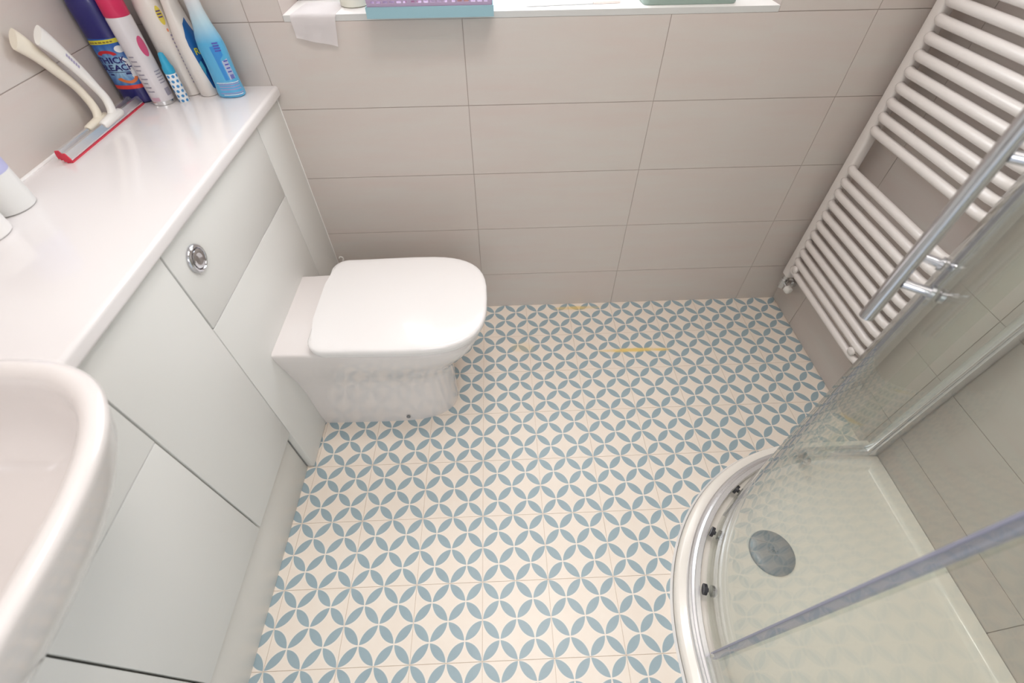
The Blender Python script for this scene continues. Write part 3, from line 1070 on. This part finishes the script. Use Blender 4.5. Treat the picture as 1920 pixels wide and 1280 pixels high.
decal('small_print', [rect(0.013 + 0.0006 * (k % 2), 0.020, 0.028 + 0.0075 * k, 0.0315 + 0.0075 * k) for k in range(14)], ps, 2.2, t, mat('print_mauve', srgb(160, 150, 176), 0.5), 0.55, 0.0004, 0.028)

# --- small patterned spray with a turquoise cap
t = thing('small_spray', 'small slim spray with turquoise cap and blue dotted body', 'spray', (-0.6835, -0.0885, WZ))
pm = mat('dotted_print', srgb(232, 236, 238), 0.35)
N = NT(pm)
tc = N.n('ShaderNodeTexCoord')
sp = N.n('ShaderNodeSeparateXYZ')
N.put(sp.inputs[0], tc.outputs['Object'])
an = N.m('MULTIPLY', N.m('ARCTAN2', sp.outputs['Y'], sp.outputs['X']), 7 / (2 * PI))
vz = N.m('DIVIDE', sp.outputs['Z'], 0.0105)
row = N.m('FLOOR', vz)
an = N.m('ADD', an, N.m('MULTIPLY', N.m('FLOORED_MODULO', row, 2.0), 0.5))
fa = N.m('SUBTRACT', N.m('FRACT', an), 0.5)
fz_ = N.m('SUBTRACT', N.m('FRACT', vz), 0.5)
dd = N.m('SQRT', N.m('ADD', N.m('MULTIPLY', fa, fa), N.m('MULTIPLY', fz_, fz_)))
N.put(pm.node_tree.nodes['Principled BSDF'].inputs['Base Color'], N.mix(N.m('MULTIPLY_ADD', dd, -14.0, 4.9, clamp=True), srgb(234, 238, 240), srgb(66, 140, 196)))
pp = [(0.0, 0.0105, 0.0105), (0.002, 0.0118, 0.0118), (0.060, 0.0118, 0.0118), (0.063, 0.011, 0.011)]
bottle_body('tube_body', pp, 2.0, pm, t, 32)
bottle_body('cap', [(0.0628, 0.0112, 0.0112), (0.066, 0.0122, 0.0122), (0.076, 0.0118, 0.0118), (0.079, 0.0098, 0.0098), (0.098, 0.0066, 0.0066), (0.103, 0.0055, 0.0055), (0.105, 0.003, 0.003)], 2.0, mat('turquoise_cap', srgb(48, 164, 204), 0.35), t, 28)


def trigger(t, z, m, flip=1.0, rz=0.0):
    """trigger spray head: collar, body with nozzle, lever"""
    c = bottle_body('collar', [(z, 0.0145, 0.0145), (z + 0.004, 0.0155, 0.0155), (z + 0.018, 0.0145, 0.0145), (z + 0.02, 0.012, 0.012)], 2.0, m, t, 24)
    bm = bmesh.new()
    def sec(y, z0, z1, w):
        return [(-w, y, z0), (w, y, z0), (w * 0.8, y, z1), (-w * 0.8, y, z1)]
    add_loft(bm, [sec(0.022, z + 0.030, z + 0.046, 0.008), sec(0.012, z + 0.018, z + 0.052, 0.011), sec(-0.012, z + 0.018, z + 0.054, 0.011), sec(-0.028, z + 0.034, z + 0.052, 0.010), sec(-0.040, z + 0.038, z + 0.050, 0.008)])
    bmesh.ops.rotate(bm, cent=(0, 0, 0), matrix=Matrix.Rotation(rz, 3, 'Z'), verts=bm.verts)
    from_bm('spray_head', bm, t, m, sharp=50)
    bm = bmesh.new()
    add_tube(bm, [(0, -0.020, z + 0.036), (0, -0.026, z + 0.022), (0, -0.027, z + 0.006), (0, -0.022, z - 0.010)], [0.006, 0.005, 0.005, 0.004], 10)
    bmesh.ops.rotate(bm, cent=(0, 0, 0), matrix=Matrix.Rotation(rz, 3, 'Z'), verts=bm.verts)
    from_bm('trigger_lever', bm, t, m, sharp=50)


# --- white sculpted bottle with the dark blue label
t = thing('cleaner_bottle', 'white curved cleaner bottle with dark blue label, left of the light blue one', 'bottle', (-0.6385, -0.037, WZ))
pc = [(0.0, 0.020, 0.026), (0.003, 0.0230, 0.0290), (0.06, 0.0250, 0.0300), (0.12, 0.0235, 0.0290), (0.150, 0.0190, 0.0260), (0.185, 0.0150, 0.0200), (0.215, 0.0135, 0.0150), (0.222, 0.0130, 0.0130)]
P_wb = mat('bottle_white', srgb(228, 222, 216), 0.3, coat=0.3)
bottle_body('bottle_body', pc, 2.3, P_wb, t)
trigger(t, 0.218, P_wb, rz=RZ(20))
S5 = 0.95
lb = decal('blue_label', [[(-0.012, 0.125), (-0.013, 0.110), (-0.008, 0.060), (0.000, 0.018), (0.010, 0.010), (0.020, 0.018), (0.022, 0.060), (0.020, 0.120), (0.012, 0.160), (-0.002, 0.150)]], pc, 2.3, t, mat('label_deep_blue', srgb(32, 96, 160), 0.4), S5, 0.0004, 0.027)
text_decal('Re', 0.019, 0.004, 0.096, pc, 2.3, lb, mat('print_yellow', srgb(206, 196, 60), 0.4), S5, 0.027, 0.0014, 'yellow_lettering', 0.0004)
decal('yellow_dot', [ell(0.016, 0.104, 0.0035, 0.0045, 12)], pc, 2.3, lb, mat('dot_yellow', srgb(232, 222, 60), 0.4), S5, 0.0010, 0.027)
decal('navy_print', [[(-0.004, 0.078), (0.004, 0.022), (0.016, 0.020), (0.018, 0.060), (0.006, 0.082)]], pc, 2.3, lb, mat('print_deep_navy', srgb(28, 66, 126), 0.4), S5, 0.0010, 0.027)
decal('teal_print', [[(-0.009, 0.072), (-0.004, 0.046), (0.001, 0.060), (-0.002, 0.078)]], pc, 2.3, lb, mat('print_teal', srgb(70, 160, 186), 0.4), S5, 0.0012, 0.027)

# --- light blue trigger bottle on the right
t = thing('blue_spray_bottle', 'light blue bottle fading to white neck, nearest the worktop corner', 'spray bottle', (-0.5790, -0.0565, WZ))
m6 = mat('blue_gradient_plastic', rough=0.22, coat=0.4)
N = NT(m6)
tc = N.n('ShaderNodeTexCoord')
sp = N.n('ShaderNodeSeparateXYZ')
N.put(sp.inputs[0], tc.outputs['Object'])
cr = N.n('ShaderNodeValToRGB')
cr.color_ramp.elements[0].position = 0.0
cr.color_ramp.elements[0].color = srgb(86, 172, 216)
cr.color_ramp.elements[1].position = 1.0
cr.color_ramp.elements[1].color = srgb(214, 214, 216)
e = cr.color_ramp.elements.new(0.58)
e.color = srgb(84, 172, 218)
e = cr.color_ramp.elements.new(0.78)
e.color = srgb(176, 208, 222)
N.put(cr.inputs[0], N.m('DIVIDE', sp.outputs['Z'], 0.2))
N.put(m6.node_tree.nodes['Principled BSDF'].inputs['Base Color'], cr.outputs[0])
p6 = [(0.0, 0.028, 0.018), (0.003, 0.0315, 0.0210), (0.012, 0.0320, 0.0215), (0.026, 0.0300, 0.0205), (0.070, 0.0290, 0.0200), (0.105, 0.0300, 0.0205), (0.125, 0.0270, 0.0195), (0.150, 0.0195, 0.0165), (0.175, 0.0150, 0.0145), (0.215, 0.0135, 0.0135)]
bottle_body('bottle_body', p6, 2.4, m6, t)
trigger(t, 0.212, P_wb, rz=RZ(-10))
S6 = 0.42
m_lp = mat('print_lavender', srgb(150, 152, 200), 0.4)
m_dp = mat('print_violet', srgb(76, 84, 176), 0.4)
decal('white_lines', [rect(-0.026, 0.030, 0.0105, 0.0125, 0.0)] + [rect(-0.024, 0.028, 0.0185 + 0.0055 * k, 0.0210 + 0.0055 * k) for k in range(3)], p6, 2.4, t, m_lp, S6, 0.0004, 0.030)
decal('white_band', [rect(-0.028, 0.030, 0.0335, 0.0348)], p6, 2.4, t, P_white, S6, 0.0005, 0.030)
decal('white_band', [rect(-0.020, 0.026, 0.0070, 0.0085)], p6, 2.4, t, P_white, S6, 0.0005, 0.030)
lb6 = decal('back_label', [[(0.006, 0.040), (0.024, 0.043), (0.021, 0.084), (0.004, 0.080)]], p6, 2.4, t, mat('label_pale', srgb(176, 186, 214), 0.4), S6, 0.0004, 0.030)
decal('label_print', [rect(0.008, 0.020, 0.056 + 0.0075 * k, 0.0585 + 0.0075 * k) for k in range(4)] + [rect(0.010 + 0.004 * k, 0.0125 + 0.004 * k, 0.042, 0.051) for k in range(3)], p6, 2.4, lb6, m_dp, S6, 0.0010, 0.030)
decal('upper_lettering_block', [rect(-0.002, 0.014, 0.100 + 0.005 * k, 0.1030 + 0.005 * k) for k in range(4)], p6, 2.4, t, m_dp, S6, 0.0005, 0.030)
decal('blue_panel', [[(-0.006, 0.040), (0.004, 0.040), (0.002, 0.084), (0.014, 0.092), (0.010, 0.112), (-0.010, 0.110)]], p6, 2.4, t, mat('panel_blue', srgb(52, 140, 212), 0.3), S6, 0.00025, 0.030)


# --- squeegees
def squeegee(label, x, y0, y1, hub, path, mh, ml):
    t = thing('squeegee', label, 'squeegee', (x, (y0 + y1) / 2, WZ), None)
    oy_ = (y0 + y1) / 2
    L = (y1 - y0) / 2
    # chrome channel (profile swept along y)
    bm = bmesh.new()
    pf = [(-0.005, 0.003), (0.006, 0.003), (0.0065, 0.006), (0.0045, 0.0130), (0.0030, 0.0180), (-0.0030, 0.0180), (-0.0045, 0.0130), (-0.0055, 0.0070)]
    add_loft(bm, [[(a, y, b) for a, b in pf] for y in (-L, L)])
    from_bm('channel', bm, t, M['alu'], sharp=25)
    bm = bmesh.new()
    pf = [(-0.004, 0.0), (0.0075, 0.0), (0.0080, 0.0022), (0.004, 0.0028), (-0.004, 0.0028)]
    add_loft(bm, [[(a, y, b) for a, b in pf] for y in (-L - 0.002, L)])
    from_bm('rubber_blade', bm, t, M['red'], label='red rubber blade')
    bm = bmesh.new()
    pf = [(-0.0065, 0.0028), (0.0075, 0.0028), (0.0078, 0.007), (0.0052, 0.014), (0.0035, 0.019), (-0.0035, 0.019), (-0.0052, 0.014), (-0.0065, 0.008)]
    add_loft(bm, [[(a, y, b) for a, b in pf] for y in (-L - 0.003, -L - 0.0002)])
    from_bm('end_cap', bm, t, M['red'], label='red end cap')
    # clamp
    hy = hub - oy_
    bm = bmesh.new()
    add_tube(bm, [(0.0005, hy - 0.038, 0.014), (0.0005, hy - 0.034, 0.014), (0.0005, hy, 0.0155), (0.0005, hy + 0.034, 0.014), (0.0005, hy + 0.038, 0.014)], [0.006, 0.0085, 0.0095, 0.0085, 0.006], 18)
    from_bm('clamp', bm, t, mh, sharp=50)
    pts = [(px_ - x, py_ - oy_, pz_ - WZ) for px_, py_, pz_ in path]
    # smooth the path
    sm = []
    for i in range(len(pts) - 1):
        p0, p1 = Vector(pts[max(i - 1, 0)]), Vector(pts[i])
        p2, p3 = Vector(pts[i + 1]), Vector(pts[min(i + 2, len(pts) - 1)])
        for k in range(6):
            u = k / 6
            sm.append(0.5 * ((2 * p1) + (p2 - p0) * u + (2 * p0 - 5 * p1 + 4 * p2 - p3) * u * u + (3 * p1 - p0 - 3 * p2 + p3) * u ** 3))
    sm.append(Vector(pts[-1]))
    n = len(sm)
    ra = [0.0098 if k < n * 0.4 else lerp(0.0098, 0.0205, min(1, (k / n - 0.4) / 0.5)) for k in range(n)]
    rb = [0.0074 for k in range(n)]
    bm = bmesh.new()
    add_tube(bm, sm, ra, 16, ry=rb, up=(0, 1, 0))
    h = from_bm('handle', bm, t, mh, sharp=60)
    if ml:
        k = int(n * 0.62)
        d = (sm[min(k + 5, n - 1)] - sm[k])
        bm = bmesh.new()
        for j in range(6):
            p = sm[k] + d * (0.18 * j)
            q = p + d * 0.12
            nx = Vector((0.0076, 0, 0.0))
            w = Vector((0, 0.002, 0.0016))
            vs = [bm.verts.new(v_ + nx) for v_ in (p - w, q - w, q + w, p + w)]
            f = bm.faces.new(vs)
            g_ = bmesh.ops.extrude_face_region(bm, geom=[f])
            bmesh.ops.translate(bm, vec=(0.0006, 0, 0), verts=[v_ for v_ in g_['geom'] if isinstance(v_, bmesh.types.BMVert)])
        from_bm('faded_print', bm, h, ml)
    return t


squeegee('white-handled squeegee in front, purple print on its handle', -0.7840, -0.385, -0.098, -0.213,
         [(-0.784, -0.208, 0.830), (-0.786, -0.196, 0.842), (-0.790, -0.187, 0.862), (-0.794, -0.190, 0.886), (-0.797, -0.1985, 0.918), (-0.799, -0.2115, 0.950), (-0.799, -0.2275, 0.979), (-0.799, -0.2405, 0.997)],
         M['white_plastic'], mat('print_faded_purple', srgb(168, 162, 190), 0.5))
squeegee('cream-handled squeegee behind the white one, against the wall', -0.8045, -0.372, -0.098, -0.232,
         [(-0.8045, -0.228, 0.830), (-0.8060, -0.216, 0.842), (-0.8110, -0.2085, 0.864), (-0.8150, -0.2140, 0.898), (-0.8165, -0.2300, 0.930), (-0.8165, -0.2470, 0.960), (-0.8165, -0.2640, 0.985), (-0.8165, -0.2780, 1.001)],
         M['cream_plastic'], None)

# --- bottles at the left edge
t = thing('lotion_bottle', 'white bottle with lavender upper label at the left edge of the worktop', 'bottle', (-0.792, -0.545, WZ))
pz = [(0.0, 0.035, 0.035), (0.003, 0.0385, 0.0385), (0.17, 0.0385, 0.0385), (0.185, 0.035, 0.035), (0.20, 0.018, 0.018)]
bottle_body('bottle_body', pz, 2.0, mat('satin_white', srgb(222, 222, 220), 0.35), t)
bottle_body('wrap_label', [(0.064, 0.0388, 0.0388), (0.16, 0.0388, 0.0388)], 2.0, mat('lavender_label', srgb(180, 182, 220), 0.4), t, label='lavender wrap label')
bottle_body('pump_collar', [(0.199, 0.016, 0.016), (0.215, 0.016, 0.016), (0.217, 0.006, 0.006), (0.235, 0.006, 0.006)], 2.0, M['white_plastic'], t, 24)
tube('pump_spout', [(-0.008, 0.0, 0.238), (0.0, 0.0, 0.240), (0.022, 0.0, 0.240), (0.036, 0.0, 0.234)], [0.007, 0.008, 0.006, 0.0045], M['white_plastic'], t)
t = thing('cotton_tub', 'low white tub with a dark mark beside the lavender-labelled bottle', 'tub', (-0.778, -0.632, WZ))
pt = [(0.0, 0.036, 0.036), (0.003, 0.0395, 0.0395), (0.046, 0.0400, 0.0400)]
bottle_body('tub_body', pt, 2.0, mat('tub_white', srgb(232, 230, 228), 0.35), t)
bottle_body('tub_lid', [(0.0462, 0.041, 0.041), (0.058, 0.041, 0.041), (0.060, 0.039, 0.039)], 2.0, M['white_plastic'], t)
decal('dark_mark', [ell(0.0, 0.018, 0.004, 0.005, 14)], pt, 2.0, t, mat('mark_navy', srgb(60, 58, 96), 0.5), 0.82, 0.0005, 0.040)

# ------------------------------------------------------------------ things on the window sill
SZL = WZ0 + 0.0005
# paper sheet draped over the sill edge
bm = bmesh.new()
rows = []
NW = 12
for k, (y, z) in enumerate([(0.105, SZL + 0.0006), (0.06, SZL + 0.0008), (0.02, SZL + 0.0012), (0.0, SZL + 0.0016), (-0.0045, SZL - 0.0004), (-0.0065, SZL - 0.006), (-0.0055, SZL - 0.022), (-0.0050, SZL - 0.040), (-0.0060, SZL - 0.066)]):
    r = []
    for j in range(NW + 1):
        u = j / NW
        x = lerp(-0.398, -0.292, u) + (-0.012 * max(0, k - 4) / 4 * u) + 0.010 * max(0, 1 - k / 3) * (1 - u)
        zz = z
        if k == 8:
            zz = lerp(SZL - 0.045, SZL - 0.064, u)
        if k == 7:
            zz = lerp(SZL - 0.034, SZL - 0.044, u)
        r.append((x, y - 0.0022 * math.sin(u * 9 + k * 0.5) * (1 if 4 < k else 0) - (0.0022 if k > 4 else 0), zz))
    rows.append(r)
vr = [[bm.verts.new(p) for p in r] for r in rows]
for i in range(len(vr) - 1):
    for j in range(NW):
        bm.faces.new((vr[i][j], vr[i][j + 1], vr[i + 1][j + 1], vr[i + 1][j]))
bmesh.ops.solidify(bm, geom=bm.faces[:], thickness=0.0004)
ps_ = from_bm('paper_sheet', bm, None, M['paper'], sharp=80)
tag(ps_, 'thin white tissue sheet hanging over the left end of the sill', 'tissue')

t = thing('sill_pot', 'white pot on the sill between the tissue and purple basket', 'pot', (-0.263, 0.078, SZL))
ppt = [(0.0, 0.030, 0.030), (0.002, 0.0335, 0.0335), (0.07, 0.037, 0.037)]
bottle_body('pot_body', ppt, 2.0, mat('pot_cream', srgb(220, 220, 208), 0.4), t)
bottle_body('pot_lid', [(0.0702, 0.038, 0.038), (0.083, 0.038, 0.038), (0.085, 0.036, 0.036)], 2.0, M['white_plastic'], t)

# pale blue tray overhanging the sill, purple basket on it
t = thing('blue_tray', 'pale blue shallow tray overhanging the front of the window sill', 'tray', (-0.068, 0.030, SZL))
bm = bmesh.new()
add_box(bm, -0.1435, 0.1435, -0.078, 0.078, 0.0, 0.0025)
for a in ((-0.1435, 0.1435, -0.078, -0.0755), (-0.1435, 0.1435, 0.0755, 0.078), (-0.1435, -0.141, -0.0755, 0.0755), (0.141, 0.1435, -0.0755, 0.0755)):
    add_box(bm, a[0], a[1], a[2], a[3], 0.0025, 0.0215)
from_bm('tray_body', bm, t, mat('pale_blue_plastic', srgb(146, 184, 196), 0.4))
t = thing('purple_basket', 'mauve slatted plastic basket standing in the pale blue tray', 'basket', (-0.068, 0.030, SZL + 0.003))
P_mauve = mat('mauve_plastic', srgb(176, 156, 184), 0.4)
bm = bmesh.new()
hx, hy = 0.1395, 0.0735
add_box(bm, -hx, hx, -hy, hy, 0.0, 0.003)
for z0_, z1_ in ((0.003, 0.0245), (0.0285, 0.0315), (0.085, 0.094)):
    for a in ((-hx, hx, -hy, -hy + 0.003), (-hx, hx, hy - 0.003, hy), (-hx, -hx + 0.003, -hy + 0.003, hy - 0.003), (hx - 0.003, hx, -hy + 0.003, hy - 0.003)):
        add_box(bm, a[0], a[1], a[2], a[3], z0_, z1_)
from_bm('basket_rims', bm, t, P_mauve)
n = 19
for k in range(n):
    x = lerp(-hx + 0.004, hx - 0.004, k / (n - 1))
    w = 0.0022 if k % 6 else 0.005
    box('slat', x - w, x + w, -hy + 0.0002, -hy + 0.0028, 0.0245, 0.085, P_mauve, t)
for k in range(n):
    x = lerp(-hx + 0.004, hx - 0.004, k / (n - 1))
    box('slat', x - 0.0022, x + 0.0022, hy - 0.0028, hy - 0.0002, 0.0245, 0.085, P_mauve, t)
for s in (-1, 1):
    for k in range(9):
        y = lerp(-hy + 0.008, hy - 0.008, k / 8)
        box('slat', s * (hx - 0.0015) - 0.0013, s * (hx - 0.0015) + 0.0013, y - 0.0022, y + 0.0022, 0.0245, 0.085, P_mauve, t)
# a few small things inside the basket
for x, y, r, h, c, lab in ((-0.10, -0.03, 0.017, 0.075, (222, 216, 232), 'white jar inside the purple basket, at its left end'), (-0.045, -0.028, 0.015, 0.065, (196, 150, 170), 'pink jar inside the purple basket, second from left'),
                           (0.015, -0.03, 0.017, 0.072, (230, 226, 232), 'pale jar in the middle of the purple basket'), (0.075, -0.03, 0.016, 0.066, (214, 176, 150), 'peach jar inside the purple basket, at its right end')):
    q = thing('cosmetic_jar', lab, 'jar', (-0.068 + x, 0.030 + y, SZL + 0.0064))
    bottle_body('jar_body', [(0, r * 0.9, r * 0.9), (0.002, r, r), (h * 0.7, r, r)], 2.0, mat('jar', srgb(*c), 0.35), q, 24)
    bottle_body('jar_lid', [(h * 0.7 + 0.0002, r * 1.02, r * 1.02), (h, r, r)], 2.0, M['white_plastic'], q, 24)

# metal tweezers / file lying on the sill
t = thing('nail_file', 'thin silver metal file lying along the bright sill', 'nail file', (0.266, 0.040, SZL))
bm = bmesh.new()
add_loft(bm, [[(x, 0.18 * x / 2 - w, 0.0002), (x, 0.18 * x / 2 + w, 0.0002), (x, 0.18 * x / 2 + w, 0.0022), (x, 0.18 * x / 2 - w, 0.0022)] for x, w in ((-0.115, 0.001), (-0.108, 0.0024), (-0.02, 0.0028), (0.05, 0.0028))])
from_bm('blade', bm, t, M['chrome_dull'])
bm = bmesh.new()
add_loft(bm, [[(x, 0.18 * x / 2 - w, 0.0), (x, 0.18 * x / 2 + w, 0.0), (x, 0.18 * x / 2 + w, 0.005), (x, 0.18 * x / 2 - w, 0.005)] for x, w in ((0.0505, 0.004), (0.06, 0.0055), (0.112, 0.0055), (0.118, 0.003))])
from_bm('grip', bm, t, mat('peach_plastic', srgb(232, 220, 216), 0.4))

# sage green storage box
t = thing('green_storage_box', 'sage green lidded box at the right end of the window sill', 'box', (0.546, 0.066, SZL))
P_sage = mat('sage_plastic', srgb(152, 170, 162), 0.4)
bm = bmesh.new()
hx, hy = 0.1165, 0.052
def rr_(hx, hy, z, r, n=6):
    p = []
    for cx_, cy_, a0 in ((hx - r, hy - r, 0), (-hx + r, hy - r, 90), (-hx + r, -hy + r, 180), (hx - r, -hy + r, 270)):
        for k in range(n + 1):
            a = math.radians(a0 + 90 * k / n)
            p.append((cx_ + r * math.cos(a), cy_ + r * math.sin(a), z))
    return p
add_loft(bm, [rr_(hx - 0.006, hy - 0.006, 0, 0.012), rr_(hx - 0.004, hy - 0.004, 0.003, 0.014), rr_(hx, hy, 0.075, 0.016)])
from_bm('box_body', bm, t, P_sage, sharp=40)
bm = bmesh.new()
add_loft(bm, [rr_(hx + 0.002, hy + 0.002, 0.0752, 0.017), rr_(hx + 0.002, hy + 0.002, 0.087, 0.017), rr_(hx - 0.002, hy - 0.002, 0.090, 0.014)])
from_bm('box_lid', bm, t, P_sage, sharp=40)
